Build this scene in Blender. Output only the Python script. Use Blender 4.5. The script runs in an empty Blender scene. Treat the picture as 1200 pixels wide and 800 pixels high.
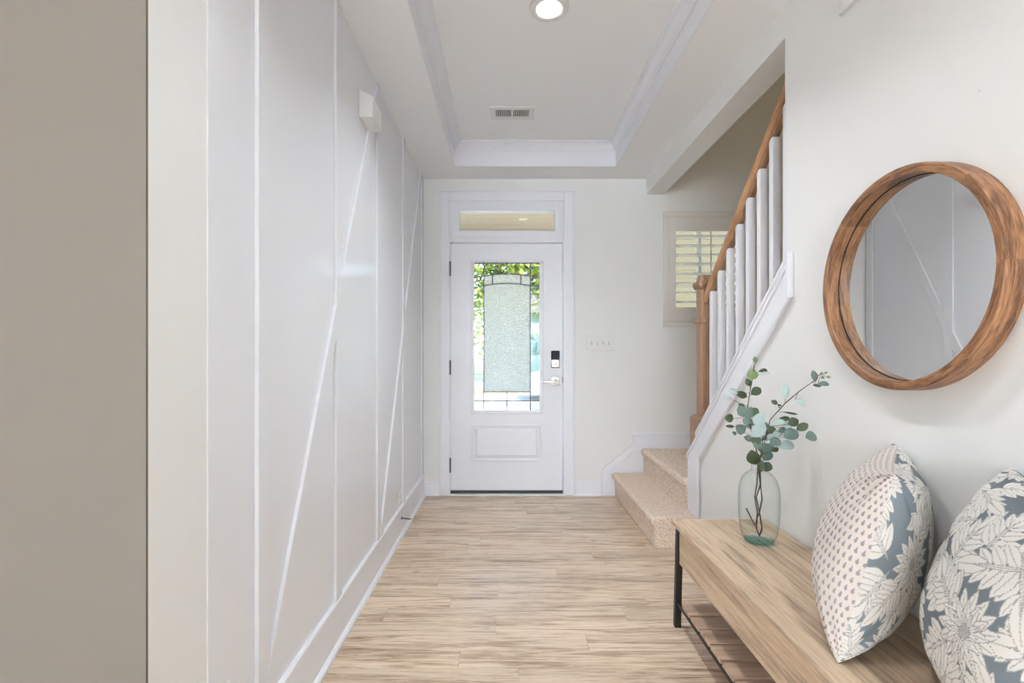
import bpy, bmesh, math, random
import numpy as np
from mathutils import Vector, Matrix
random.seed(7); rng = np.random.default_rng(11)
S = bpy.context.scene
COL = S.collection
# ------------------------------------------------------------------ camera
F = 570.0; EYE = 1.17; VX, VY = 594.0, 412.0      # focal in px of a 1200 px frame, vanishing point
cam = bpy.data.cameras.new('camera'); camo = bpy.data.objects.new('camera', cam); COL.objects.link(camo)
camo.location = (0, 0, EYE); camo.rotation_euler = (math.radians(90), 0, 0)
cam.sensor_width = 36; cam.lens = F*36/1200; cam.shift_x = 6/1200; cam.shift_y = 12/1200; cam.clip_start = .02; cam.clip_end = 300
S.camera = camo
# ------------------------------------------------------------------ world, sun, added fill lamps, exposure
W = bpy.data.worlds.new('sky'); S.world = W; W.use_nodes = True
wn = W.node_tree; sky = wn.nodes.new('ShaderNodeTexSky'); sky.sky_type = 'NISHITA'; sky.sun_disc = False
sky.sun_elevation = math.radians(48); sky.sun_rotation = math.radians(150); sky.air_density = 1.0; sky.dust_density = 1.5
wn.links.new(sky.outputs[0], wn.nodes['Background'].inputs[0]); wn.nodes['Background'].inputs[1].default_value = .70
def light(name, kind, loc, rot, energy, color, **kw):
    l = bpy.data.lights.new(name, kind); l.energy = energy; l.color = color
    for k, v in kw.items(): setattr(l, k, v)
    o = bpy.data.objects.new(name, l); COL.objects.link(o); o.location = loc; o.rotation_euler = [math.radians(a) for a in rot]
    return o
light('sun', 'SUN', (0, 0, 20), (42, 0, 35), 8.2, (1, .95, .86), angle=.02)
# fill lamps added behind the camera; the walls there have no openings
light('rear_fill_light', 'AREA', (-1.3, -7.86, 1.55), (90, 0, 180), 800, (.765, .88, 1.0), shape='RECTANGLE', size=4.2, size_y=2.1)
light('side_fill_light', 'AREA', (-4.86, -2.2, 1.55), (90, 0, -90), 10, (.85, .92, 1.0), shape='RECTANGLE', size=3.4, size_y=2.0)
vs = S.view_settings; vs.view_transform = 'Standard'; vs.look = 'None'; vs.gamma = 1; vs.use_curve_mapping = False; vs.exposure = 0.42
S.cycles.use_denoising = True; S.cycles.max_bounces = 12; S.cycles.diffuse_bounces = 7; S.cycles.glossy_bounces = 5
S.cycles.transparent_max_bounces = 16; S.cycles.transmission_bounces = 8
S.cycles.sample_clamp_indirect = 6; S.cycles.caustics_reflective = False; S.cycles.caustics_refractive = False

# ------------------------------------------------------------------ helpers
def lin(r, g, b):
    f = lambda c: (c/255/12.92) if c/255 <= .04045 else ((c/255+.055)/1.055)**2.4
    return (f(r), f(g), f(b), 1)
class MB:
    def __init__(s): s.v = []; s.f = []
    def add(s, vs, fs):
        n = len(s.v); s.v += [tuple(v) for v in vs]; s.f += [tuple(i+n for i in f) for f in fs]; return s
    def box(s, x0, x1, y0, y1, z0, z1):
        return s.add([(x0,y0,z0),(x1,y0,z0),(x1,y1,z0),(x0,y1,z0),(x0,y0,z1),(x1,y0,z1),(x1,y1,z1),(x0,y1,z1)],
                     [(3,2,1,0),(4,5,6,7),(0,1,5,4),(1,2,6,5),(2,3,7,6),(3,0,4,7)])
    def prism(s, pts, axis, a, b):
        """extrude a 2D polygon along axis from a to b; pts are the other two coords in xyz order"""
        mk = {'x': lambda p, t: (t, p[0], p[1]), 'y': lambda p, t: (p[0], t, p[1]), 'z': lambda p, t: (p[0], p[1], t)}[axis]
        n = len(pts)
        return s.add([mk(p, a) for p in pts]+[mk(p, b) for p in pts],
                     [tuple(range(n))[::-1], tuple(range(n, 2*n))]+[(i, (i+1) % n, n+(i+1) % n, n+i) for i in range(n)])
    def lathe(s, prof, n=48, axis='z', c=(0,0,0), closed=False):
        m = len(prof); V = []
        for i in range(n):
            a = 2*math.pi*i/n
            for r, h in prof:
                p = (r*math.cos(a), r*math.sin(a), h)
                if axis == 'x': p = (p[2], p[0], p[1])
                elif axis == 'y': p = (p[0], p[2], p[1])
                V.append((p[0]+c[0], p[1]+c[1], p[2]+c[2]))
        Fs = []
        for i in range(n):
            j = (i+1) % n
            for k in range(m if closed else m-1):
                k2 = (k+1) % m
                Fs.append((i*m+k, j*m+k, j*m+k2, i*m+k2))
        return s.add(V, Fs)
    def tube(s, pts, r, n=8):
        V = []; P = [Vector(p) for p in pts]; rr = r if isinstance(r, (list, tuple)) else [r]*len(P)
        up = Vector((0.3, .2, 1)).normalized()
        for i, p in enumerate(P):
            t = (P[min(i+1, len(P)-1)]-P[max(i-1, 0)]).normalized()
            a = t.cross(up)
            if a.length < 1e-3: a = t.cross(Vector((1, 0, 0)))
            a.normalize(); b = t.cross(a)
            for k in range(n):
                w = 2*math.pi*k/n; V.append(p+rr[i]*(a*math.cos(w)+b*math.sin(w)))
        m = len(P)
        Fs = [(i*n+k, i*n+(k+1) % n, (i+1)*n+(k+1) % n, (i+1)*n+k) for i in range(m-1) for k in range(n)]
        Fs += [tuple(range(n))[::-1], tuple(range((m-1)*n, m*n))]
        return s.add(V, Fs)
    def build(s, name, mat, parent=None, bevel=0, smooth=False, origin=None, seg=2):
        o3 = Vector(origin) if origin else Vector((0, 0, 0))
        me = bpy.data.meshes.new(name); me.from_pydata([tuple(Vector(v)-o3) for v in s.v], [], s.f); me.update()
        bm = bmesh.new(); bm.from_mesh(me); bmesh.ops.recalc_face_normals(bm, faces=bm.faces); bm.to_mesh(me); bm.free()
        if smooth:
            for p in me.polygons: p.use_smooth = True
        me.materials.append(mat)
        o = bpy.data.objects.new(name, me); COL.objects.link(o); o.location = o3
        if parent is not None:
            o.parent = parent; o.location = o3-Vector(parent.matrix_world.translation if False else wloc(parent))
        if bevel:
            b = o.modifiers.new('bevel', 'BEVEL'); b.width = bevel; b.segments = seg; b.limit_method = 'ANGLE'; b.angle_limit = .6
            for p in me.polygons: p.use_smooth = True
            w = o.modifiers.new('wn', 'WEIGHTED_NORMAL'); w.keep_sharp = True
        return o
def wloc(o):
    v = Vector(o.location)
    while o.parent: o = o.parent; v += Vector(o.location)
    return v
def tag(o, label, cat, group=None):
    o['label'] = label; o['category'] = cat
    if group: o['group'] = group
    return o
def struct(o, label=None):
    o['kind'] = 'structure'
    if label: o['label'] = label
    return o
def empty(name, loc):
    o = bpy.data.objects.new(name, None); COL.objects.link(o); o.location = loc; o.empty_display_size = .05; return o
def box(name, mat, x0, x1, y0, y1, z0, z1, parent=None, bevel=0, origin=None):
    return MB().box(x0, x1, y0, y1, z0, z1).build(name, mat, parent, bevel, origin=origin)
SB = 143.5; YB = F/SB                     # px per metre on the door wall, its depth (3.972)
bx = lambda x: (x-VX)/SB
bz = lambda y: EYE-(y-VY)/SB
def at(x, y, Y): return Vector(((x-VX)*Y/F, Y, EYE-(y-VY)*Y/F))

# ------------------------------------------------------------------ materials
class N:
    def __init__(s, name):
        s.m = bpy.data.materials.new(name); s.m.use_nodes = True; s.t = s.m.node_tree; s.b = s.t.nodes['Principled BSDF']; s.out = s.t.nodes['Material Output']
    def n(s, typ, **kw):
        x = s.t.nodes.new('ShaderNode'+typ)
        for k, v in kw.items():
            if k.startswith('i_'):
                key = k[2:]; key = int(key) if key.isdigit() else key.replace('_', ' ')
                x.inputs[key].default_value = v
            else: setattr(x, k, v)
        return x
    def l(s, a, b): s.t.links.new(a, b); return s
    def set(s, **kw):
        for k, v in kw.items(): s.b.inputs[k.replace('_', ' ')].default_value = v
        return s
    def bump(s, h, strength=.2, dist=.01):
        b = s.n('Bump', i_Strength=strength, i_Distance=dist); s.l(h, b.inputs['Height']); s.l(b.outputs[0], s.b.inputs['Normal']); return b
def ramp(nd, stops):
    cr = nd.color_ramp
    while len(cr.elements) < len(stops): cr.elements.new(.5)
    for e, (p, c) in zip(cr.elements, stops): e.position = p; e.color = c
def paint(name, col, rough=.55, bump=.03, scale=220, spec=.5):
    k = N(name).set(Base_Color=col, Roughness=rough); k.b.inputs['Specular IOR Level'].default_value = spec
    tc = k.n('TexCoord'); nz = k.n('TexNoise', i_Scale=scale, i_Detail=3.0); k.l(tc.outputs['Object'], nz.inputs['Vector']); k.bump(nz.outputs[0], bump, .004)
    return k.m
M = {}
M['wall'] = paint('wall_paint', (.80, .80, .79, 1), .6, .05)
M['greige_dimmed'] = paint('greige_dimmed_paint', (.148, .127, .104, 1), .7, .05)  # beige tone darkened in the paint to stand for dimmer light on this wall
M['ceil'] = paint('ceiling_paint', (.90, .905, .915, 1), .75, .05)
M['trim'] = paint('white_trim_paint', (.81, .815, .86, 1), .35, .015)
M['panel'] = paint('gloss_panel_paint', (.79, .80, .84, 1), .2, .012, 60)
M['plastic'] = paint('white_plastic', (.78, .775, .76, 1), .4, 0)
M['shutter'] = paint('shutter_paint', (.74, .71, .67, 1), .4, .01)
M['black'] = paint('black_plastic', (.006, .006, .008, 1), .5, 0, 220, .25)
M['dark'] = paint('dark_recess', (.03, .028, .026, 1), .7, 0)
M['bronze'] = paint('dark_hinge_metal', (.05, .05, .055, 1), .35, 0)
M['slot'] = paint('socket_slot', (.45, .45, .45, 1), .5, 0)
k = N('brushed_nickel').set(Base_Color=(.26, .235, .21, 1), Metallic=1.0, Roughness=.3); M['nickel'] = k.m
k = N('bench_black_metal').set(Base_Color=(.022, .017, .014, 1), Metallic=.6, Roughness=.45); M['iron'] = k.m
k = N('mirror_silver').set(Base_Color=(.95, .96, .96, 1), Metallic=1.0, Roughness=0.0); M['mirror'] = k.m
k = N('lead_came').set(Base_Color=(.05, .05, .05, 1), Metallic=.7, Roughness=.35); M['came'] = k.m

def wood(name, stops, sc, fine, rough=.4, bump=.15, rnd=0., dist=1.5, knots=0, spec=.4, polar=False):
    """grain: noise stretched by sc, finer streaks by fine; rnd shifts and tints every object"""
    k = N(name).set(Roughness=rough); k.b.inputs['Specular IOR Level'].default_value = spec
    tc = k.n('TexCoord'); vec = tc.outputs['Object']
    if polar:      # grain follows the ring, in eight joined segments
        sx = k.n('SeparateXYZ'); k.l(vec, sx.inputs[0]); an = k.n('Math', operation='ARCTAN2'); k.l(sx.outputs[1], an.inputs[0]); k.l(sx.outputs[2], an.inputs[1])
        q = k.n('Math', operation='MULTIPLY'); q.inputs[1].default_value = 8/6.28318; k.l(an.outputs[0], q.inputs[0]); fl = k.n('Math', operation='FLOOR'); k.l(q.outputs[0], fl.inputs[0])
        off = k.n('Math', operation='MULTIPLY'); off.inputs[1].default_value = 7.31; k.l(fl.outputs[0], off.inputs[0])
        yy_ = k.n('Math', operation='MULTIPLY'); k.l(sx.outputs[1], yy_.inputs[0]); k.l(sx.outputs[1], yy_.inputs[1]); zz_ = k.n('Math', operation='MULTIPLY_ADD'); k.l(sx.outputs[2], zz_.inputs[0]); k.l(sx.outputs[2], zz_.inputs[1]); k.l(yy_.outputs[0], zz_.inputs[2])
        ra = k.n('Math', operation='SQRT'); k.l(zz_.outputs[0], ra.inputs[0]); ad0 = k.n('Math', operation='ADD'); k.l(ra.outputs[0], ad0.inputs[0]); k.l(off.outputs[0], ad0.inputs[1])
        cb = k.n('CombineXYZ'); k.l(an.outputs[0], cb.inputs[0]); k.l(ad0.outputs[0], cb.inputs[1]); k.l(sx.outputs[0], cb.inputs[2]); vec = cb.outputs[0]
    if rnd:
        oi = k.n('ObjectInfo'); mul = k.n('VectorMath', operation='SCALE'); cx = k.n('CombineXYZ')
        m1 = k.n('Math', operation='MULTIPLY'); m1.inputs[1].default_value = 37.0; k.l(oi.outputs['Random'], m1.inputs[0])
        m2 = k.n('Math', operation='MULTIPLY'); m2.inputs[1].default_value = 91.0; k.l(oi.outputs['Random'], m2.inputs[0])
        k.l(m1.outputs[0], cx.inputs[0]); k.l(m2.outputs[0], cx.inputs[1])
        ad = k.n('VectorMath', operation='ADD'); k.l(vec, ad.inputs[0]); k.l(cx.outputs[0], ad.inputs[1]); vec = ad.outputs[0]
    mp = k.n('Mapping'); mp.inputs['Scale'].default_value = sc; k.l(vec, mp.inputs[0])
    n1 = k.n('TexNoise', i_Scale=1.0, i_Detail=8.0, i_Roughness=.66, i_Distortion=dist); k.l(mp.outputs[0], n1.inputs['Vector'])
    mp2 = k.n('Mapping'); mp2.inputs['Scale'].default_value = fine; k.l(vec, mp2.inputs[0])
    n2 = k.n('TexNoise', i_Scale=1.0, i_Detail=8.0, i_Roughness=.7, i_Distortion=.3); k.l(mp2.outputs[0], n2.inputs['Vector'])
    mx = k.n('Math', operation='MULTIPLY_ADD'); mx.inputs[1].default_value = .42; k.l(n2.outputs[0], mx.inputs[0])
    m3 = k.n('Math', operation='MULTIPLY'); m3.inputs[1].default_value = .58; k.l(n1.outputs[0], m3.inputs[0]); k.l(m3.outputs[0], mx.inputs[2])
    cr = k.n('ValToRGB'); ramp(cr, stops); k.l(mx.outputs[0], cr.inputs[0]); col = cr.outputs[0]
    if knots:
        vo = k.n('TexVoronoi', i_Scale=knots, i_Randomness=1.0); mp3 = k.n('Mapping'); mp3.inputs['Scale'].default_value = [c**.35 for c in sc]
        k.l(vec, mp3.inputs[0]); k.l(mp3.outputs[0], vo.inputs['Vector'])
        kr = k.n('ValToRGB'); ramp(kr, [(0., (.35, .27, .2, 1)), (.06, (1, 1, 1, 1))]); k.l(vo.outputs['Distance'], kr.inputs[0])
        mm = k.n('MixRGB', blend_type='MULTIPLY', i_Fac=1.0); k.l(col, mm.inputs[1]); k.l(kr.outputs[0], mm.inputs[2]); col = mm.outputs[0]
    if rnd:
        hs = k.n('HueSaturation'); mr = k.n('MapRange'); mr.inputs['To Min'].default_value = 1-rnd; mr.inputs['To Max'].default_value = 1+rnd
        k.l(oi.outputs['Random'], mr.inputs[0]); k.l(mr.outputs[0], hs.inputs['Value']); k.l(col, hs.inputs['Color']); col = hs.outputs[0]
    k.l(col, k.b.inputs['Base Color']); k.bump(mx.outputs[0], bump, .002)
    return k.m
M['floor'] = wood('floor_plank_wood', [(.34, lin(104, 85, 71)), (.43, lin(164, 141, 119)), (.50, lin(203, 180, 156)), (.58, lin(222, 203, 180)), (.68, lin(184, 158, 136))],
                  (1.6, 26, 4), (8, 170, 10), .24, .12, .09, 1.2, 1.7, .5)
M['bench'] = wood('greyed_oak', [(.32, lin(100, 88, 80)), (.42, lin(152, 132, 112)), (.51, lin(192, 168, 142)), (.60, lin(208, 186, 162)), (.70, lin(150, 134, 120))],
                  (16, 1.3, 16), (90, 4, 90), .5, .12, 0, 1.2, 0, .3)
M['slat'] = wood('slat_oak', [(.30, lin(104, 86, 74)), (.45, lin(160, 134, 114)), (.60, lin(188, 160, 138)), (.75, lin(140, 118, 104))],
                 (1.3, 16, 16), (4, 90, 90), .55, .1, .08, 1.2, 0, .3)
M['mango'] = wood('mango_wood', [(.33, lin(50, 32, 22)), (.43, lin(94, 62, 42)), (.51, lin(134, 94, 64)), (.60, lin(164, 122, 88)), (.70, lin(100, 68, 46))],
                  (2.2, 60, 60), (7, 260, 260), .42, .12, 0, 1.2, 0, .4, polar=True)
M['oak'] = wood('stair_oak', [(.30, lin(84, 60, 44)), (.45, lin(134, 102, 78)), (.60, lin(160, 126, 98)), (.78, lin(120, 92, 70))],
                (22, 22, 1.6), (120, 120, 5), .42, .1, 0, 1.0, 0, .4)
M['rail'] = wood('handrail_oak', [(.30, lin(112, 78, 52)), (.48, lin(160, 118, 84)), (.62, lin(182, 140, 104)), (.78, lin(140, 102, 74))],
                 (22, 3, 3), (120, 12, 12), .4, .1, 0, 1.0, 0, .4)
# carpet
k = N('beige_carpet').set(Roughness=.95); k.b.inputs['Specular IOR Level'].default_value = .1
tc = k.n('TexCoord'); a = k.n('TexNoise', i_Scale=150.0, i_Detail=3.0); k.l(tc.outputs['Object'], a.inputs['Vector'])
b = k.n('TexNoise', i_Scale=24.0, i_Detail=3.0); k.l(tc.outputs['Object'], b.inputs['Vector'])
c = k.n('ValToRGB'); ramp(c, [(.34, lin(190, 164, 144)), (.46, lin(244, 220, 200)), (.60, lin(255, 242, 228))]); k.l(a.outputs[0], c.inputs[0])
mm = k.n('MixRGB', blend_type='MULTIPLY', i_Fac=.35); k.l(c.outputs[0], mm.inputs[1]); c2 = k.n('ValToRGB'); ramp(c2, [(.3, (.8, .78, .76, 1)), (.7, (1, 1, 1, 1))]); k.l(b.outputs[0], c2.inputs[0]); k.l(c2.outputs[0], mm.inputs[2])
k.l(mm.outputs[0], k.b.inputs['Base Color']); k.bump(a.outputs[0], .9, .012); M['carpet'] = k.m
# thin clear glass
def thin_glass(name, tint, ior=1.45, edge=None):
    k = N(name); tr = k.n('BsdfTransparent'); tr.inputs[0].default_value = tint; gl = k.n('BsdfGlossy', i_Roughness=.0)
    # Schlick reflectance from |cos|, the same from both sides of the thin sheet
    ge = k.n('NewGeometry'); dt_ = k.n('VectorMath', operation='DOT_PRODUCT'); k.l(ge.outputs['Incoming'], dt_.inputs[0]); k.l(ge.outputs['Normal'], dt_.inputs[1])
    ab = k.n('Math', operation='ABSOLUTE'); k.l(dt_.outputs['Value'], ab.inputs[0]); om = k.n('Math', operation='SUBTRACT'); om.inputs[0].default_value = 1; k.l(ab.outputs[0], om.inputs[1])
    pw = k.n('Math', operation='POWER'); pw.inputs[1].default_value = 5; k.l(om.outputs[0], pw.inputs[0]); f0 = ((ior-1)/(ior+1))**2
    fr = k.n('Math', operation='MULTIPLY_ADD'); fr.inputs[1].default_value = 1-f0; fr.inputs[2].default_value = f0; k.l(pw.outputs[0], fr.inputs[0])
    if edge:       # longer path through the wall of the glass at grazing angles
        p3 = k.n('Math', operation='POWER'); p3.inputs[1].default_value = 3.5; k.l(om.outputs[0], p3.inputs[0]); ec = k.n('MixRGB'); ec.inputs[1].default_value = tint; ec.inputs[2].default_value = edge
        k.l(p3.outputs[0], ec.inputs[0]); k.l(ec.outputs[0], tr.inputs[0])
    mx = k.n('MixShader'); k.l(fr.outputs[0], mx.inputs[0]); k.l(tr.outputs[0], mx.inputs[1]); k.l(gl.outputs[0], mx.inputs[2])
    k.l(mx.outputs[0], k.out.inputs[0]); return k.m
M['clear'] = thin_glass('clear_glass', (.88, .92, .89, 1))
M['winglass'] = thin_glass('window_glass', (.92, .95, .92, 1))
M['vase'] = thin_glass('vase_glass', (.955, .98, .97, 1), 1.40, (.42, .56, .52, 1))
M['vasebase'] = thin_glass('vase_base_glass', (.70, .87, .85, 1), 1.45)
# rain glass: clear glass with a rough pebbled surface
k = N('pebbled_glass').set(Base_Color=(.93, .98, .95, 1), Roughness=.22, Transmission_Weight=1.0, IOR=1.35)
tc = k.n('TexCoord'); v = k.n('TexVoronoi', i_Scale=110.0); k.l(tc.outputs['Object'], v.inputs['Vector']); k.bump(v.outputs['Distance'], .9, .02)
tl = k.n('BsdfTranslucent'); tl.inputs[0].default_value = (.86, .845, .79, 1)
sp = k.n('TexNoise', i_Scale=260.0, i_Detail=2.0); k.l(tc.outputs['Object'], sp.inputs['Vector']); mr_ = k.n('MapRange'); mr_.inputs['From Min'].default_value = .36; mr_.inputs['From Max'].default_value = .64; mr_.inputs['To Min'].default_value = .25; mr_.inputs['To Max'].default_value = .9; k.l(sp.outputs[0], mr_.inputs[0])
mx = k.n('MixShader'); k.l(mr_.outputs[0], mx.inputs[0]); k.l(k.b.outputs[0], mx.inputs[1]); k.l(tl.outputs[0], mx.inputs[2]); k.l(mx.outputs[0], k.out.inputs[0]); M['pebble'] = k.m
def emit(name, col, s):
    k = N(name); e = k.n('Emission', i_Strength=s); e.inputs[0].default_value = col; k.l(e.outputs[0], k.out.inputs[0]); return k.m
M['bulb'] = emit('lamp_lens', (1, .93, .78, 1), 6.0)
# leaves
def leafmat(name, c1, c2):
    k = N(name).set(Roughness=.5); k.b.inputs['Specular IOR Level'].default_value = .3
    tc = k.n('TexCoord'); nz = k.n('TexNoise', i_Scale=60.0, i_Detail=3.0); k.l(tc.outputs['Object'], nz.inputs['Vector'])
    cr = k.n('ValToRGB'); ramp(cr, [(.35, c1), (.65, c2)]); k.l(nz.outputs[0], cr.inputs[0]); k.l(cr.outputs[0], k.b.inputs['Base Color'])
    return k.m
M['leaf_dark'] = leafmat('eucalyptus_dark', lin(52, 62, 44), lin(78, 88, 62))
M['leaf_olive'] = leafmat('eucalyptus_olive', lin(84, 100, 62), lin(116, 130, 88))
M['leaf_grey'] = leafmat('eucalyptus_grey_green', lin(80, 98, 90), lin(106, 124, 115))
M['leaf_pale'] = leafmat('eucalyptus_pale', lin(146, 162, 158), lin(176, 190, 187))
M['twig'] = paint('twig_brown', lin(70, 58, 44), .7, .1)
# outdoors
M['concrete'] = paint('pale_concrete', (.46, .45, .42, 1), .9, .2, 30)
M['lawn'] = leafmat('lawn_grass', lin(110, 132, 60), lin(160, 160, 96))
M['mulch'] = paint('tan_mulch', lin(168, 138, 104), .95, .4, 12)
M['siding'] = paint('pale_blue_siding', lin(170, 196, 200), .8, .1, 12)
M['tan'] = paint('tan_siding', lin(100, 93, 76), .8, .1, 12)
M['winblue'] = paint('house_window_glass', lin(120, 150, 160), .15, 0)
M['roof'] = paint('grey_shingle_roof', lin(96, 94, 96), .9, .3, 20)
M['bark'] = paint('tree_bark', lin(92, 76, 62), .95, .6, 14)
M['foliage'] = leafmat('tree_foliage', lin(70, 104, 40), lin(176, 190, 84))
M['foliage2'] = leafmat('dark_tree_foliage', lin(46, 74, 34), lin(104, 132, 58))
M['porch'] = paint('porch_ceiling_paint', lin(236, 208, 184), .6, .05)
M['brick'] = paint('porch_concrete', (.72, .68, .62, 1), .9, .2, 30)
M['carwhite'] = paint('car_white_paint', (.8, .8, .8, 1), .2, 0)

# ================================================================== THE ROOM SHELL
XL, XR = -.69, 1.136                   # hall wall faces
SOF, TRAY = 2.58, 2.757                # soffit and tray heights
YC = .941                              # outside corner at the end of the panelled wall
floor = struct(box('floor', M['floor'], -5, 2.45, -8, YB+.15, -.12, -.006))
PW = .106; rows = 0; y = .42
meshes = {}
while y < YB-.001:
    y1 = min(y+PW, YB-.002); x = XL+.001-random.uniform(0, 1.0)
    while x < XR:
        L = random.choice([.92, 1.07, 1.22]); a0, a1 = max(x, XL+.001), min(x+L, XR-.001)
        if a1-a0 > .02:
            xm, ym = (a0+a1)/2, (y+y1)/2
            box('plank', M['floor'], a0+.0004, a1-.0004, y+.0005, y1-.0005, -.006, 0, floor, .0008, (xm, ym, 0))
        x += L
    y += PW
wl = struct(box('wall_left', M['wall'], -.82, XL-.004, YC, YB, 0, TRAY))
box('panel_sheet', M['panel'], XL-.004, XL, 1.124, YB, 0, SOF, wl)
# battens on the panelled wall
BT = .0125
for i, yc in enumerate((1.36, 1.968, 2.588, 3.222, 3.925)):
    hw = .032
    box('batten', M['panel'], XL, XL+BT, yc-hw, yc+hw, .165, SOF, wl, .0015, (XL, yc, 1.3))
for (ya, za, yb_, zb) in ((1.365, .165, 2.575, 2.55), (2.64, .165, 3.865, 2.578)):
    d = Vector((yb_-ya, zb-za)).normalized(); nrm = Vector((-d.y, d.x))*.031
    pts = [(ya+nrm.x, za+nrm.y), (ya-nrm.x, za-nrm.y), (yb_-nrm.x, zb-nrm.y), (yb_+nrm.x, zb+nrm.y)]
    pts = [(p[0], min(max(p[1], .166), SOF-.001)) for p in pts]
    MB().prism(pts, 'x', XL, XL+BT+.0008).build('diagonal_batten', M['panel'], wl, .0015)
nearw = struct(MB().box(-5, XL-.004, YC-.006, YC, 0, TRAY).build('wall_near', M['greige_dimmed']))
box('wall_body', M['wall'], -5, -.82, YC, YC+.12, 0, TRAY, nearw)
# wall with stair opening: one folded outline (solid wall, sloped knee wall, header beam)
led = lambda Y: 1.019+.92*(2.5-Y)
YE, YK = 1.986, 3.026
wr = struct(MB().prism([(-8, 0), (2.882, 0), (2.882, led(2.882)), (YE, led(YE)), (YE, 2.452), (YB, 2.452), (YB, 5), (-8, 5)], 'x', XR, 1.275).build('wall_right', M['wall']))
DX0, DX1, DT = bx(526.5), bx(660.5), bz(282)
TX0, TX1, TB, TT = bx(535), bx(652.5), bz(273.5), bz(244)
WX0, WX1, WZ0, WZ1 = 1.325, 1.985, 1.42, 2.262
m = MB()
m.box(-.82, DX0, YB, YB+.15, 0, DT).box(-.82, TX0, YB, YB+.15, DT, TT)
m.box(DX1, WX0, YB, YB+.15, 0, DT).box(TX1, WX0, YB, YB+.15, DT, TT).box(TX0, TX1, YB, YB+.15, DT, TB)
m.box(-.82, 2.45, YB, YB+.15, TT, 5.05).box(WX0, WX1, YB, YB+.15, 0, WZ0).box(WX1, 2.45, YB, YB+.15, 0, TT)
m.box(WX0, WX1, YB, YB+.15, WZ1, TT)
struct(m.build('wall_back', M['wall']))
struct(box('wall_stair', M['wall'], 2.3, 2.45, -2, YB, 0, 5))
struct(box('wall_stair_end', M['wall'], 1.275, 2.3, -2.1, -2, 0, 5))
struct(box('wall_rear', M['wall'], -5.1, XR, -8.1, -8, 0, TRAY))
struct(box('wall_far_left', M['wall'], -5.1, -5, -8, YC+.12, 0, TRAY))
struct(box('ceiling', M['ceil'], -5.1, XR, -8.1, YB, TRAY, TRAY+.1))
struct(box('ceiling_stairwell', M['ceil'], XR, 2.45, -2.1, YB+.15, 5, 5.1))
SX0, SX1, SY0, SY1 = -.403, .832, .35, 3.704
m = MB(); m.box(XL, SX0, .05, YB, SOF, TRAY).box(SX1, XR, .05, YB, SOF, TRAY).box(SX0, SX1, .05, SY0, SOF, TRAY).box(SX0, SX1, SY1, YB, SOF, TRAY)
struct(m.build('ceiling_soffit', M['ceil']))
# crown moulding of the tray: profile (inward offset, height), mitred
prof = [(0, SOF+.0005), (.004, SOF+.0005), (.004, 2.693), (.010, 2.693), (.010, 2.700), (.016, 2.702), (.018, 2.708), (.022, 2.709), (.026, 2.716), (.034, 2.728), (.044, 2.736), (.054, 2.740), (.055, 2.745), (.062, 2.747), (.064, TRAY-.0005), (0, TRAY-.0005)]
def crown(corners, name):
    (ax, ay, sx, sy), (bx_, by_, tx, ty) = corners
    n = len(prof)
    V = [(ax+sx*o, ay+sy*o, h) for o, h in prof]+[(bx_+tx*o, by_+ty*o, h) for o, h in prof]
    Fs = [tuple(range(n))[::-1], tuple(range(n, 2*n))]+[(i, (i+1) % n, n+(i+1) % n, n+i) for i in range(n)]
    return struct(MB().add(V, Fs).build(name, M['trim']))
A = (SX0, SY0, 1, 1); B = (SX1, SY0, -1, 1); C_ = (SX1, SY1, -1, -1); D = (SX0, SY1, 1, -1)
for i, (p, q) in enumerate(((A, B), (B, C_), (C_, D), (D, A))): crown((p, q), 'trim_%d' % (i+1))
# baseboards
bl = struct(MB().prism([(XL, 0), (XL+.017, 0), (XL+.017, .170), (XL+.014, .174), (XL, .174)], 'y', 1.124, YB).build('baseboard_left', M['trim']))
MB().prism([(XL+.017, 0), (XL+.034, 0), (XL+.032, .010), (XL+.026, .017), (XL+.017, .020)], 'y', 1.124, YB-.015).build('shoe_moulding', M['trim'], bl)
def base_back(name, x0, x1):
    o = struct(MB().prism([(YB, 0), (YB-.014, 0), (YB-.014, .098), (YB-.010, .104), (YB-.010, .112), (YB-.006, .122), (YB, .124)], 'x', x0, x1).build(name, M['trim']))
    MB().prism([(YB-.014, 0), (YB-.026, 0), (YB-.024, .009), (YB-.014, .016)], 'x', x0, x1).build('shoe_moulding', M['trim'], o)
base_back('baseboard_back', XL+.018, bx(515)); base_back('baseboard_back_right', bx(673), .765)
struct(MB().prism([(XR, 0), (XR-.014, 0), (XR-.014, .098), (XR-.010, .112), (XR-.005, .122), (XR, .124)], 'y', -7.9, 2.84).build('baseboard_right', M['trim']))
# frames added around the fill lamps, on closed walls behind the camera
w = struct(MB().box(-3.55, -3.45, -8, -7.93, .45, 2.7).box(.85, .95, -8, -7.93, .45, 2.7).box(-3.45, .85, -8, -7.93, 2.62, 2.7).box(-3.45, .85, -8, -7.93, .42, .48).build('added_window_frame_rear', M['trim']))
w = struct(MB().box(-5, -4.93, -4, -3.9, .5, 2.6).box(-5, -4.93, -.5, -.4, .5, 2.6).box(-5, -4.93, -3.9, -.5, 2.55, 2.65).box(-5, -4.93, -3.9, -.5, .42, .52).build('added_window_frame_side', M['trim']))

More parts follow.
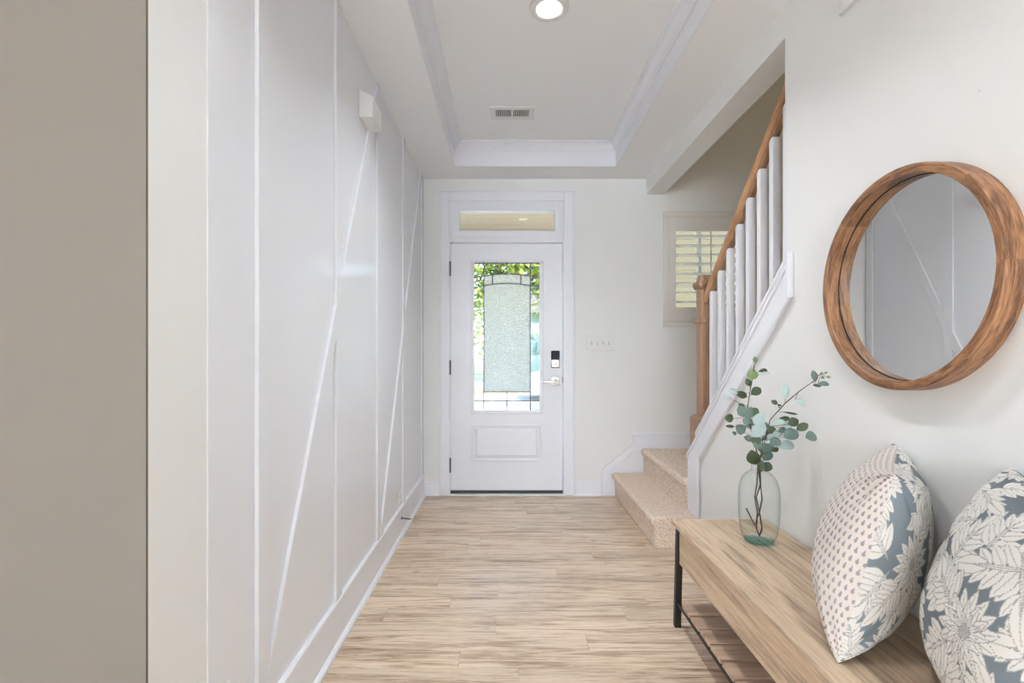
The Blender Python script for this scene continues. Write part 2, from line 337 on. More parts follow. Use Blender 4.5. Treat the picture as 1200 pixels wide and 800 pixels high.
# ================================================================== FRONT DOOR
cas = struct(empty('trim_5', (0, YB, 0)))
def casing(x0, x1, z0, z1, horiz=False):
    m = MB(); m.box(x0, x1, YB-.018, YB, z0, z1)
    return m.build('casing_board', M['trim'], cas, .004)
CX0, CX1, CT = bx(515), bx(673), bz(223.5)
casing(CX0, bx(526.5), 0, CT); casing(bx(660.5), CX1, 0, CT); casing(bx(526.5), bx(660.5), bz(236), CT)
for (x0, x1, z0, z1) in ((CX0-.003, CX0+.016, 0, CT-.0162), (CX1-.016, CX1+.003, 0, CT-.0162), (CX0-.003, CX1+.003, CT-.016, CT+.003)):
    box('back_band', M['trim'], x0, x1, YB-.026, YB-.0005, z0, z1, cas, .004)
# jambs and transom frame
fr = struct(empty('trim_6', (0, YB, 0)))
YD = YB+.012                                     # inner face of the door slab
box('jamb', M['trim'], DX0-.004, bx(527.6), YB-.008, YB+.13, 0, DT, fr, .001); box('jamb', M['trim'], bx(659.8), DX1+.004, YB-.008, YB+.13, 0, DT, fr, .001)
box('transom_bar', M['trim'], bx(527), bx(660), YB-.010, YB+.13, bz(284.2), bz(270.8), fr, .002)
box('transom_rail', M['trim'], bx(527), bx(660), YB-.010, YB+.058, bz(247), bz(236), fr, .002)
box('transom_stile', M['trim'], bx(527), bx(538), YB-.010, YB+.13, bz(270.8), bz(247), fr, .002); box('transom_stile', M['trim'], bx(650), bx(660), YB-.010, YB+.13, bz(270.8), bz(247), fr, .002)
for z0, z1, x0, x1 in ((bz(240.5), bz(238.5), bx(530), bx(657)), (bz(279.5), bz(277.5), bx(530), bx(657)), (bz(279), bz(239), bx(530), bx(531.7)), (bz(279), bz(239), bx(655.5), bx(657.2))):
    box('transom_bead', M['trim'], x0, x1, YB-.016, YB-.0095, z0, z1, fr, .002)
tw = struct(box('window_4', M['winglass'], bx(537), bx(651), YB+.05, YB+.054, bz(271.5), bz(246)))
tw['label'] = 'transom window pane above the front door'
struct(box('trim_7', M['plastic'], bx(527), bx(661), YB-.03, YB+.14, 0, .012, None, .003), 'white door threshold strip')
box('sweep', M['dark'], bx(527.8), bx(659.6), YB+.006, YB+.05, .0125, .036, fr)
# slab: stiles and rails around the light, raised panel below
door = struct(empty('door_1', (bx(594), YD, .036)))
dz0, dz1 = bz(575), bz(285.2)
sx0, sx1 = bx(528.4), bx(659)
gx0, gx1, gz0, gz1 = bx(554.5), bx(633), bz(481.5), bz(306.5)
px0, px1, pz0, pz1 = bx(553), bx(634), bz(540), bz(498.5)
m = MB(); yb0, yb1 = YD, YD+.044
for args in ((sx0, px0, dz0, dz1), (px1, sx1, dz0, dz1)): m.box(args[0], args[1], yb0, yb1, args[2], args[3])
m.box(px0, px1, yb0, yb1, dz0, pz0).box(px0, px1, yb0, yb1, pz1, gz0).box(px0, px1, yb0, yb1, gz1, dz1)
m.box(px0, gx0, yb0, yb1, gz0, gz1).box(gx1, px1, yb0, yb1, gz0, gz1).box(px0, px1, yb0+.012, yb1, pz0, pz1)
m.build('slab', M['trim'], door)
def frustum(x0, x1, z0, z1, ya, yb, ins):
    V = [(x0, ya, z0), (x1, ya, z0), (x1, ya, z1), (x0, ya, z1), (x0+ins, yb, z0+ins), (x1-ins, yb, z0+ins), (x1-ins, yb, z1-ins), (x0+ins, yb, z1-ins)]
    return MB().add(V, [(0, 1, 2, 3), (7, 6, 5, 4), (0, 4, 5, 1), (1, 5, 6, 2), (2, 6, 7, 3), (3, 7, 4, 0)])
frustum(px0+.022, px1-.022, pz0+.022, pz1-.022, YD+.012, YD+.001, .022).build('raised_panel', M['trim'], door)
for i, (x0, x1, z0, z1) in enumerate(((px0-.006, px1+.006, pz1-.012, pz1+.006), (px0-.006, px1+.006, pz0-.006, pz0+.012), (px0-.006, px0+.012, pz0+.0122, pz1-.0122), (px1-.012, px1+.006, pz0+.0122, pz1-.0122))):
    box('panel_moulding', M['trim'], x0, x1, YD-.004, YD+.012, z0, z1, door, .004)
gfx0, gfx1, gfz0, gfz1 = bx(551.5), bx(637), bz(485), bz(304)
for (x0, x1, z0, z1) in ((gfx0, gfx1, bz(307.2), gfz1), (gfx0, gfx1, gfz0, bz(481)), (gfx0, bx(555.5), bz(480.9), bz(307.3)), (bx(632.3), gfx1, bz(480.9), bz(307.3))):
    box('glass_frame', M['trim'], x0, x1, YD-.009, YD+.03, z0, z1, door, .005)
arch1 = lambda x: 320.2+5.0*((x-594)/39.)**2
arch2 = lambda x: 331.4+5.4*((x-594)/39.)**2
cst = lambda c: (lambda x: c)
GT, GB = 307., 481.5
panes = []
for x0, x1 in ((555., 566.7), (621.7, 633.)):
    panes += [(x0, x1, cst(GT), arch1, 'clear'), (x0, x1, arch1, arch2, 'clear'), (x0, x1, arch2, cst(470.2), 'clear'), (x0, x1, cst(470.2), cst(GB), 'clear')]
panes += [(566.7, 594, cst(GT), arch1, 'clear'), (594, 621.7, cst(GT), arch1, 'clear'),
          (566.7, 577, arch1, arch2, 'pebble'), (577, 610.5, arch1, arch2, 'pebble'), (610.5, 621.7, arch1, arch2, 'pebble'),
          (566.7, 621.7, arch2, cst(459.3), 'pebble'),
          (566.7, 594, cst(459.3), cst(470.2), 'clear'), (594, 621.7, cst(459.3), cst(470.2), 'clear'), (566.7, 594, cst(470.2), cst(GB), 'clear'), (594, 621.7, cst(470.2), cst(GB), 'clear')]
for x0, x1, t, b_, mt in panes:
    n = 9; xs = [x0+(x1-x0)*i/(n-1) for i in range(n)]
    pts = [(bx(x), bz(t(x))) for x in xs]+[(bx(x), bz(b_(x))) for x in reversed(xs)]
    if mt == 'clear':
        MB().add([(p[0], YD+.021, p[1]) for p in pts], [tuple(range(len(pts)))]).build('glass_pane', M[mt], door)
    else:
        MB().prism(pts, 'y', YD+.018, YD+.023).build('glass_pane', M[mt], door)
def came(pts, wdt=1.3):
    V = []; 
    for i, (x, y) in enumerate(pts):
        x2, y2 = pts[min(i+1, len(pts)-1)]; x1, y1 = pts[max(i-1, 0)]
        d = Vector((x2-x1, y2-y1)).normalized(); nn = Vector((-d.y, d.x))*wdt/2
        for s_ in (1, -1):
            for yy in (YD+.014, YD+.026): V.append((bx(x+s_*nn.x), yy, bz(y+s_*nn.y)))
    n = len(pts); Fs = [(0, 1, 3, 2), (4*n-4, 4*n-2, 4*n-1, 4*n-3)]
    for i in range(n-1):
        a, b = 4*i, 4*i+4
        for p, q in ((0, 1), (1, 3), (3, 2), (2, 0)): Fs.append((a+p, a+q, b+q, b+p))
    MB().add(V, Fs).build('lead_came', M['came'], door)
came([(566.7, GT), (566.7, GB)]); came([(621.7, GT), (621.7, GB)])
came([(555+78*i/16, arch1(555+78*i/16)) for i in range(17)]); came([(555+78*i/16, arch2(555+78*i/16)) for i in range(17)])
came([(594, GT), (594, 320.2)]); came([(577, arch1(577)), (577, arch2(577))]); came([(610.5, arch1(610.5)), (610.5, arch2(610.5))])
came([(566.7, 459.3), (621.7, 459.3)]); came([(555, 470.2), (633, 470.2)]); came([(594, 459.3), (594, GB)]); came([(555, GT+.5), (633, GT+.5)], 1.6)
for ya, yb_ in ((306.5, 323.5), (422, 439), (536, 553)):
    h = MB().lathe([(0, bz(yb_)), (.0065, bz(yb_)), (.0065, bz(ya)), (0, bz(ya))], 14, 'z', (bx(527.8), YB-.012, 0)).build('hinge', M['bronze'], door, smooth=False)
lk = box('keypad_lock', M['black'], bx(645.8), bx(655.8), YD-.022, YD, bz(431), bz(410.7), door, .006)
box('lock_plate', M['nickel'], bx(646.3), bx(655.3), YD-.025, YD-.021, bz(430.3), bz(421.3), lk, .003)
MB().box(bx(648.5), bx(654), YD-.042, YD-.024, bz(426.4), bz(424.6)).build('thumb_turn', M['nickel'], lk, .002)
lv = box('door_lever', M['nickel'], bx(646), bx(655.8), YD-.010, YD, bz(451), bz(441.5), door, .002)
MB().lathe([(0, 0), (.010, 0), (.010, -.05), (0, -.05)], 16, 'y', (bx(651), YD-.008, bz(446.5))).build('spindle', M['nickel'], lv)
box('lever_arm', M['nickel'], bx(635.8), bx(652.5), YD-.062, YD-.046, bz(448.6), bz(445.6), lv, .004)
box('latch_plate', M['bronze'], bx(659.0), bx(660.2), YD-.003, YD+.01, bz(449), bz(442), door)

# ================================================================== STAIRS, KNEE-WALL TRIM, RAILING
st = tag(empty('stairs', (1.1, 3.4, 0)), 'beige carpeted stairs rising from the hall to a landing', 'stairs')
def step(x0, x1, y0, y1, z0, z1, r=.026, nose=.022):
    """carpeted step: rounded nosing on the -x side, profile extruded in y with subdivided rows"""
    pr = [(x0+nose, z0), (x0+nose, z1-2*r-.004)]
    pr += [(x0+r-r*math.cos(t), z1-r+r*math.sin(t)) for t in [math.radians(a) for a in range(-80, 91, 17)]]
    pr += [(x0+r+(x1-x0-r)*i/6, z1) for i in range(1, 7)]+[(x1, z0)]
    return MB().prism(pr, 'y', y0, y1)
def fuzz(o, amp=.006, cuts=True):
    me = o.data; bm = bmesh.new(); bm.from_mesh(me)
    bmesh.ops.triangulate(bm, faces=[f for f in bm.faces if len(f.verts) > 4])
    for _ in range(5):
        es = [e for e in bm.edges if e.calc_length() > .024]
        if not es: break
        bmesh.ops.subdivide_edges(bm, edges=es, cuts=1, use_grid_fill=True)
        bmesh.ops.triangulate(bm, faces=[f for f in bm.faces if len(f.verts) > 4])
    bm.normal_update()
    for v in bm.verts: v.co += v.normal*random.uniform(-amp, amp)*.5
    bm.to_mesh(me); bm.free()
    for p in me.polygons: p.use_smooth = True
s1 = step(.857, XR-.001, 2.887, YB-.022, 0, .187).build('step', M['carpet'], st, origin=(1, 3.4, .1)); fuzz(s1, .005)
s2 = step(1.087, 1.30, YK+.001, YB-.022, .1, .383).build('step', M['carpet'], st, origin=(1.2, 3.4, .3)); fuzz(s2, .005)
s3 = box('landing', M['carpet'], 1.30, 2.299, YK+.001, YB-.016, 0, .383, st)
for i in range(9):
    y1 = YK-.208*i; box('step', M['carpet'], 1.277, 2.299, y1-.21, y1+.02, .383, .383+.19*(i+1), st, .02)
# skirt on the door wall beside the steps
sk = struct(MB().prism([(.775, 0), (.775, .205), (1.03, .415), (2.29, .415), (2.29, .1), (.9, 0)], 'y', YB-.010, YB-.0005).build('trim_8', M['trim']))
def band(pts, w_, y0, y1, parent):
    m = MB(); 
    for (p, q) in zip(pts[:-1], pts[1:]):
        d = Vector((q[0]-p[0], q[1]-p[1])).normalized(); n_ = Vector((-d.y, d.x))*w_
        MB().prism([p, q, (q[0]-n_.x, q[1]-n_.y), (p[0]-n_.x, p[1]-n_.y)], 'y', y0, y1).build('skirt_moulding', M['trim'], parent, .004)
MB().prism([(.771, .0), (.771, .212), (.82, .212), (.82, .0)], 'y', YB-.019, YB-.001).build('skirt_moulding', M['trim'], sk, .003)
MB().prism([(.771, .210), (1.022, .420), (1.06, .380), (.805, .170)], 'y', YB-.021, YB-.001).build('skirt_moulding', M['trim'], sk, .003)
MB().prism([(1.022, .36), (1.022, .508), (2.29, .508), (2.29, .36)], 'y', YB-.018, YB-.001).build('skirt_moulding', M['trim'], sk, .003)
MB().prism([(1.020, .487), (1.020, .510), (2.29, .510), (2.29, .487)], 'y', YB-.024, YB-.001).build('skirt_moulding', M['trim'], sk, .004)
# sloped trim on the knee wall
tk = struct(MB().prism([(YK, led(YK)+.006), (YE-.05, led(YE-.05)+.006), (YE-.05, led(YE-.05)-.155), (2.86, led(2.86)-.158), (2.86, 0), (YK, 0)], 'x', XR-.012, XR-.0005).build('trim_9', M['trim'], None, .002))
def slopebar(name, y0, y1, dz0, dz1, x0, x1, bev=.003):
    return MB().prism([(y0, led(y0)+dz0), (y1, led(y1)+dz0), (y1, led(y1)+dz1), (y0, led(y0)+dz1)], 'x', x0, x1).build(name, M['trim'], tk, bev)
slopebar('ledge_cap', 2.882, YE+.001, .001, .026, XR-.024, 1.29, .005)
slopebar('ledge_cap_return', YE, YE-.055, .001, .026, XR-.024, XR-.001, .005)
slopebar('cap_moulding', YK+.006, YE-.055, -.022, .001, XR-.020, XR-.010)
slopebar('lower_moulding', 2.855, YE-.05, -.162, -.138, XR-.020, XR-.010)
slopebar('lower_moulding', 2.855, YE-.05, -.136, -.128, XR-.016, XR-.010, .002)
MB().prism([(YE-.062, led(YE-.06)+.024), (YE-.038, led(YE-.038)+.024), (YE-.038, led(YE-.038)-.14), (YE-.062, led(YE-.062)-.165)], 'x', XR-.024, XR-.0005).build('end_moulding', M['trim'], tk, .003)
box('post_moulding', M['trim'], XR-.020, XR-.010, 2.845, 2.87, 0, led(2.86)-.15, tk, .003)
# railing
rl = tag(empty('stair_railing', (1.208, 3.1, .383)), 'oak handrail and newel post with white square balusters', 'railing')
RT = lambda Y: 1.825+.935*(2.515-Y)
XB = 1.206
for i in range(9):
    Y = 2.842-.1085*i; h = .0165
    z0, z1 = led(Y)+.015, RT(Y)+.004
    MB().box(XB-h, XB+h, Y-h, Y+h, z0, z1).build('baluster', M['trim'], rl, .002)
def slopeprism(name, mat, prof, y0, y1, fz):
    n = len(prof); V = [(XB+a, y0, fz(y0)+b) for a, b in prof]+[(XB+a, y1, fz(y1)+b) for a, b in prof]
    return MB().add(V, [tuple(range(n)), tuple(range(n, 2*n))[::-1]]+[(i, (i+1) % n, n+(i+1) % n, n+i) for i in range(n)]).build(name, mat, rl, .003)
slopeprism('handrail', M['rail'], [(-.022, .012), (-.022, .022), (-.029, .030), (-.031, .052), (-.026, .064), (-.012, .072), (.012, .072), (.026, .064), (.031, .052), (.029, .030), (.022, .022), (.022, .012)], 2.93, 1.0, RT)
slopeprism('rail_fillet', M['oak'], [(-.0165, -.002), (.0165, -.002), (.0165, .018), (-.0165, .018)], 2.92, 1.0, RT)
def octo(hw, ch): return [(hw-ch, hw), (-hw+ch, hw), (-hw, hw-ch), (-hw, -hw+ch), (-hw+ch, -hw), (hw-ch, -hw), (hw, -hw+ch), (hw, hw-ch)]
NX, NY = 1.2065, 2.955
def newel_piece(name, hw, ch, z0, z1, parent, bev=.002, hw2=None):
    hw2 = hw if hw2 is None else hw2
    p = [(NX+a, NY+b) for a, b in octo(hw, ch)]; q = [(NX+a, NY+b) for a, b in octo(hw2, ch)]
    n = 8; V = [(a, b, z0) for a, b in p]+[(a, b, z1) for a, b in q]
    return MB().add(V, [tuple(range(n)), tuple(range(n, 2*n))]+[(i, (i+1) % n, n+(i+1) % n, n+i) for i in range(n)]).build(name, M['oak'], parent, bev)
nw = newel_piece('newel_post', .0435, .012, .78, 1.565, rl)
newel_piece('newel_base', .069, .002, .0, .765, nw); newel_piece('base_collar', .074, .01, .758, .782, nw, .004, .056)
newel_piece('neck_ring', .052, .008, 1.345, 1.368, nw, .005)
newel_piece('cap_under', .050, .008, 1.545, 1.565, nw, .004, .058); newel_piece('cap_flange', .060, .008, 1.562, 1.592, nw, .005)
newel_piece('cap_top', .046, .012, 1.59, 1.632, nw, .005, .040)

# ================================================================== STAIR WINDOW WITH SHUTTER
wd = struct(empty('window_1', (1.65, YB, 1.84)))
fx0, fx1, fz0, fz1 = 1.275, 2.035, bz(383), bz(248.4)
for (x0, x1, z0, z1) in ((fx0, fx0+.045, fz0+.0402, fz1-.0452), (fx1-.045, fx1, fz0+.0402, fz1-.0452), (fx0, fx1, fz1-.045, fz1), (fx0, fx1, fz0, fz0+.040)):
    box('window_frame', M['shutter'], x0, x1, YB-.022, YB-.0005, z0, z1, wd, .005)
shx0, shx1, shz0, shz1 = fx0+.046, fx1-.046, bz(376.8), bz(254.5)
lz0, lz1 = bz(360), bz(271)
sh = empty('shutter', (1.65-wloc(wd).x, 0, 0)); sh.parent = wd
sh.location = (0, 0, 0)
for nm, (x0, x1, z0, z1) in (('stile', (shx0, shx0+.055, shz0, shz1)), ('stile', (shx1-.055, shx1, shz0, shz1)), ('rail', (shx0+.055, shx1-.055, lz1, shz1)), ('rail', (shx0+.055, shx1-.055, shz0, lz0))):
    box(nm, M['shutter'], x0, x1, YB-.014, YB+.014, z0, z1, sh, .002)
for i in range(8):
    zc = bz(276.8+11.0*i); t = math.radians(-8); hw = .036; th = .0045
    pr = [(math.cos(a)*hw, math.sin(a)*th) for a in [2*math.pi*j/12 for j in range(12)]]
    pr = [(YB+.008+a*math.cos(t)-b*math.sin(t), zc+a*math.sin(t)+b*math.cos(t)) for a, b in pr]
    MB().prism(pr, 'x', shx0+.056, shx1-.056).build('louver', M['shutter'], sh, smooth=False)
box('tilt_rod', M['shutter'], bx(831)-.005, bx(831)+.005, YB-.042, YB-.032, bz(356), bz(268.5), sh, .002)
for (x0, x1, z0, z1) in ((WX0, WX0+.05, WZ0, WZ1), (WX1-.05, WX1, WZ0, WZ1), (WX0+.05, WX1-.05, WZ0, WZ0+.05), (WX0+.05, WX1-.05, WZ1-.05, WZ1), (1.60, 1.625, WZ0+.05, WZ1-.05)):
    box('sash_bar', M['shutter'], x0, x1, YB+.09, YB+.13, z0, z1, wd)
box('pane', M['winglass'], WX0, WX1, YB+.108, YB+.111, WZ0, WZ1, wd)

# ================================================================== SMALL FIXTURES
# recessed lamp
cl = at(643.5, 9, F*(TRAY-EYE)/(VY-9)); cz = TRAY
rc = tag(empty('recessed_light', (cl.x, cl.y, cz)), 'round recessed ceiling light glowing in the tray ceiling', 'ceiling light')
MB().lathe([(.060, cz-.0005), (.0925, cz-.0005), (.0915, cz-.005), (.085, cz-.009), (.064, cz-.010), (.058, cz-.006)], 48, 'z', (cl.x, cl.y, 0), True).build('trim_ring', M['plastic'], rc, smooth=True)
MB().lathe([(.0, cz-.0052), (.030, cz-.0058), (.058, cz-.0062), (.059, cz-.002), (.0, cz-.002)], 40, 'z', (cl.x, cl.y, 0)).build('lens', M['bulb'], rc, smooth=True)
lo = light('can_light', 'AREA', (cl.x, cl.y, cz-.014), (0, 0, 0), 9, (.90, .96, 1.0), shape='DISK', size=.11, spread=math.radians(124)); lo.parent = rc; lo.location = (0, 0, -.014)
light('stairwell_fill_lamp', 'AREA', (1.8, 2.0, 4.95), (0, 0, 0), 4, (1, .78, .45), shape='DISK', size=.35)  # unseen warm lamp added to brighten the stairwell
# unseen second can added in the tray for fill, with its own ring
nc = MB().lathe([(.060, cz-.0005), (.0925, cz-.0005), (.0915, cz-.005), (.064, cz-.010), (.058, cz-.006)], 32, 'z', (cl.x, .75, 0), True).build('added_lamp_ring', M['plastic'], bpy.data.objects['ceiling'], smooth=True)
light('near_fill_can', 'AREA', (cl.x, .75, cz-.014), (0, 0, 0), 6, (.90, .96, 1.0), shape='DISK', size=.11, spread=math.radians(125))
# supply register
vy0, vy1 = F*(TRAY-EYE)/(VY-124.2), F*(TRAY-EYE)/(VY-139); vx0, vx1 = -.111, .182
vt = tag(empty('ceiling_vent', ((vx0+vx1)/2, (vy0+vy1)/2, cz)), 'white slotted air vent in the tray ceiling near the door', 'vent')
vz = cz-.007
for (x0, x1, y0, y1) in ((vx0, vx1, vy0, vy0+.036), (vx0, vx1, vy1-.036, vy1), (vx0, vx0+.036, vy0+.036, vy1-.036), (vx1-.036, vx1, vy0+.036, vy1-.036)):
    box('vent_frame', M['plastic'], x0, x1, y0, y1, vz, cz-.0005, vt)
box('vent_throat', M['dark'], vx0+.03, vx1-.03, vy0+.03, vy1-.03, cz-.0015, cz-.0006, vt)
nb = 21
for i in range(nb):
    xx = vx0+.042+(vx1-vx0-.084)*i/(nb-1); w_ = .0055 if i == nb//2 else .0021
    box('vent_fin', M['plastic'], xx-w_, xx+w_, vy0+.036, vy1-.036, vz+.001, cz-.0015, vt)
box('damper_lever', M['plastic'], vx1-.034, vx1-.029, (vy0+vy1)/2-.006, (vy0+vy1)/2+.006, vz-.008, vz, vt)
# door chime on the panelled wall
ch = tag(empty('door_chime', (XL, 2.35, 2.265)), 'white box door chime high on the panelled wall', 'door chime')
def tapered(x0, x1, y0, y1, z0, z1, iy, iz):
    V = [(x0, y0, z0), (x0, y1, z0), (x0, y1, z1), (x0, y0, z1), (x1, y0+iy, z0+.002), (x1, y1-iy, z0+.002), (x1, y1-iy, z1-iz), (x1, y0+iy, z1-iz)]
    return MB().add(V, [(0, 1, 2, 3), (7, 6, 5, 4), (0, 4, 5, 1), (1, 5, 6, 2), (2, 6, 7, 3), (3, 7, 4, 0)])
tapered(XL+.0005, XL+.064, 2.268, 2.435, 2.265, 2.392, .004, .028).build('cover', M['plastic'], ch, .004)
box('back_plate', M['plastic'], XL+.0002, XL+.006, 2.264, 2.439, 2.262, 2.395, ch, .001)
# four-gang switch
swx0, swx1, swz0, swz1 = bx(687.4), bx(719), bz(411), bz(393)
sw = tag(box('switch_plate', M['plastic'], swx0, swx1, YB-.010, YB-.0003, swz0, swz1, None, .003), 'white four-switch plate on the wall beside the front door', 'light switch')
for i in range(4):
    xx = swx0+(swx1-swx0)*(i+.5)/4*.86+(swx1-swx0)*.07
    box('switch_slot', M['slot'], xx-.0055, xx+.0055, YB-.0105, YB-.009, (swz0+swz1)/2-.012, (swz0+swz1)/2+.012, sw)
    up = 1 if i % 2 else -1
    MB().prism([(YB-.010, -.006), (YB-.010, .006), (YB-.022, .004+up*.007), (YB-.022, -.002+up*.007)], 'x', xx-.0035, xx+.0035).build('toggle', M['plastic'], sw).location.z += (swz0+swz1)/2
def outlet(yc, zc, wy, hz, label):
    o = tag(box('outlet_plate', M['plastic'], XL+.0002, XL+.006, yc-wy/2, yc+wy/2, zc-hz/2, zc+hz/2, None, .002), label, 'outlet')
    for s_ in (-1, 1):
        dy, dz_ = (s_*.019, 0) if wy > hz else (0, s_*.019)
        box('socket', M['plastic'], XL+.006, XL+.008, yc+dy-.014, yc+dy+.014, zc+dz_-.014, zc+dz_+.014, o, .0015)
        for e in (-.005, .005): box('socket_slot', M['slot'], XL+.0078, XL+.0084, yc+dy+e-.001, yc+dy+e+.001, zc+dz_-.004, zc+dz_+.006, o)
outlet(3.118, .240, .116, .072, 'white outlet plate low on the panelled wall near the door')
outlet(1.168, .300, .072, .116, 'white outlet plate low on the panelled wall nearest the corner')
# spring door stop
ds = tag(empty('door_stop', (XL+.017, 3.10, .11)), 'metal door stop with white tip on the left baseboard', 'door stop')
MB().lathe([(0, XL+.0172), (.009, XL+.0172), (.008, XL+.022), (.003, XL+.024), (0, XL+.024)], 14, 'x', (0, 3.10, .11)).build('base', M['bronze'], ds)
MB().tube([(XL+.022, 3.10, .11), (XL+.045, 3.10, .107), (XL+.082, 3.10, .104)], .0042, 8).build('rod', M['bronze'], ds)
MB().lathe([(0, XL+.078), (.007, XL+.078), (.0075, XL+.088), (.005, XL+.091), (0, XL+.091)], 14, 'x', (0, 3.10, .104)).build('tip', M['plastic'], ds)
# plate high on the right wall and a nail
pl = tag(empty('wall_grille', (XR, 1.48, 2.46)), 'white metal grille high on the right wall above the mirror', 'grille')
py0, py1, pz0_, pz1_ = 1.30, 1.653, 2.309, 2.54
for (y0, y1, z0, z1) in ((py0, py1, pz0_, pz0_+.028), (py0, py1, pz1_-.028, pz1_), (py0, py0+.028, pz0_+.028, pz1_-.028), (py1-.028, py1, pz0_+.028, pz1_-.028)):
    box('grille_frame', M['plastic'], XR-.011, XR-.0005, y0, y1, z0, z1, pl, .002)
box('grille_back', M['slot'], XR-.003, XR-.0006, py0+.02, py1-.02, pz0_+.02, pz1_-.02, pl)
for i in range(10):
    zz = pz0_+.037+i*.0172; MB().prism([(XR-.0095, zz-.006), (XR-.0085, zz-.005), (XR-.003, zz+.007), (XR-.004, zz+.006)], 'y', py0+.028, py1-.028).build('grille_blade', M['plastic'], pl)
nl = at(1150, 106, F*XR/(1150-VX))
tag(MB().lathe([(0, XR-.0003), (.0014, XR-.0003), (.0014, XR-.007), (.003, XR-.0072), (.003, XR-.009), (0, XR-.009)], 10, 'x', (0, nl.y, nl.z)).build('wall_nail', M['plastic']), 'tiny white nail in the wall above the mirror', 'nail')

# ================================================================== ROUND MIRROR
MX, MY, MZ, MR = 1.082, 1.361, 1.371, .308
mr = tag(empty('round_mirror', (XR, MY, MZ)), 'round wall mirror in a deep brown wooden frame', 'mirror')
MB().lathe([(MR-.025, 1.122), (MR-.025, MX+.002), (MR-.023, MX), (MR-.003, MX), (MR, MX+.003), (MR, XR-.0008), (MR-.045, XR-.0008), (MR-.045, 1.124)], 128, 'x', (0, MY, MZ), True).build('frame', M['mango'], mr, smooth=False, origin=(MX, MY, MZ))
o = mr.children[0]
for p in o.data.polygons: p.use_smooth = True
o.data.set_sharp_from_angle(angle=.5)
MB().lathe([(0, 1.1215), (MR-.0248, 1.1215), (MR-.0248, 1.1235), (0, 1.1235)], 96, 'x', (0, MY, MZ)).build('mirror_glass', M['mirror'], mr)

MB().lathe([(MR-.0275, 1.1205), (MR-.0249, 1.1195), (MR-.0249, 1.1214), (MR-.0275, 1.1214)], 96, 'x', (0, MY, MZ), True).build('joint_gap_ring', M['black'], mr, smooth=True)  # black ring stands for the dark gap where glass meets frame

# ================================================================== BENCH
BX0, BX1, BY0, BY1, BZ = .717, 1.128, .92, 2.122, .440
bn = tag(empty('bench', ((BX0+BX1)/2, (BY0+BY1)/2, 0)), 'wooden entryway bench with black metal legs and slatted lower shelf', 'bench')
box('seat_top', M['bench'], BX0, BX1, BY0, BY1, BZ-.020, BZ, bn, .002, ((BX0+BX1)/2, (BY0+BY1)/2, BZ))
box('apron', M['bench'], BX0+.014, BX0+.032, BY0+.03, BY1-.062, .272, BZ-.0205, bn, .001, (BX0, (BY0+BY1)/2+.7, .35))
box('apron', M['bench'], BX1-.03, BX1-.014, BY0+.03, BY1-.062, .272, BZ-.0205, bn, .001, (BX1, (BY0+BY1)/2, .35))
for yy in (BY0+.03, BY1-.08): box('end_board', M['bench'], BX0+.033, BX1-.031, yy, yy+.016, .272, BZ-.0205, bn, .001)
def leg(xt, xb, y0, y1):
    w_ = .026
    V = [(xb, y0, 0), (xb+w_, y0, 0), (xb+w_, y1, 0), (xb, y1, 0), (xt, y0, BZ-.0205), (xt+w_, y0, BZ-.0205), (xt+w_, y1, BZ-.0205), (xt, y1, BZ-.0205)]
    MB().add(V, [(3, 2, 1, 0), (4, 5, 6, 7), (0, 1, 5, 4), (1, 2, 6, 5), (2, 3, 7, 6), (3, 0, 4, 7)]).build('leg', M['iron'], bn, .001)
for ya in (BY0+.03, BY1-.060):
    leg(BX0+.006, BX0-.004, ya, ya+.024); leg(BX1-.034, BX1-.026, ya, ya+.024)
for xx in (BX0+.004, BX1-.02): box('shelf_rail', M['iron'], xx, xx+.016, BY0+.05, BY1-.058, .098, .112, bn, .001)
for i in range(11):
    y1 = 2.022-.0935*i-.012
    box('slat', M['slat'], BX0+.006, BX1-.006, y1-.081, y1, .1125, .127, bn, .001, ((BX0+BX1)/2, y1-.04, .12))

# ================================================================== VASE AND EUCALYPTUS
VP_ = Vector((.970, 1.872, BZ))
va = tag(empty('glass_vase', VP_), 'clear greenish glass bottle vase standing on the bench', 'vase')
outer = [(.0, .006), (.046, .006), (.056, .012), (.064, .035), (.070, .075), (.0735, .13), (.0735, .18), (.070, .215), (.061, .243), (.046, .262), (.032, .272), (.027, .280), (.0265, .292), (.030, .300)]
sm = []
for i in range(len(outer)-1):
    (r0, h0), (r1, h1) = outer[i], outer[i+1]
    sm += [(r0, h0), ((r0+r1)/2, (h0+h1)/2)]
sm.append(outer[-1])
o = MB().lathe(sm[2:], 56, 'z', VP_).build('body', M['vase'], va, smooth=True)
MB().lathe([(.0, .0005), (.044, .0005), (.050, .003), (.054, .009), (.050, .014), (.0, .011)], 48, 'z', VP_).build('thick_base', M['vasebase'], va, smooth=True)
MB().lathe([(.0275, .298), (.0305, .300), (.031, .303), (.0285, .304)], 48, 'z', VP_, True).build('lip', M['vasebase'], va, smooth=True)
def leafmesh(name, wide, fold, mat):
    V = []; Fs = []; n = 7
    for i in range(n):
        s_ = i/(n-1); hw = wide*.5*(max(math.sin(math.pi*min(s_*.98+.01, 1)), 0)**.62)
        for j, t in enumerate((-1, -.5, 0, .5, 1)):
            V.append((hw*t, s_-.0, fold*abs(t)*hw+.10*math.sin(math.pi*s_)-.02*s_))
    for i in range(n-1):
        for j in range(4): Fs.append((i*5+j, i*5+j+1, (i+1)*5+j+1, (i+1)*5+j))
    me = bpy.data.meshes.new(name); me.from_pydata(V, [], Fs); me.update()
    for p in me.polygons: p.use_smooth = True
    me.materials.append(mat); return me
LM = {}
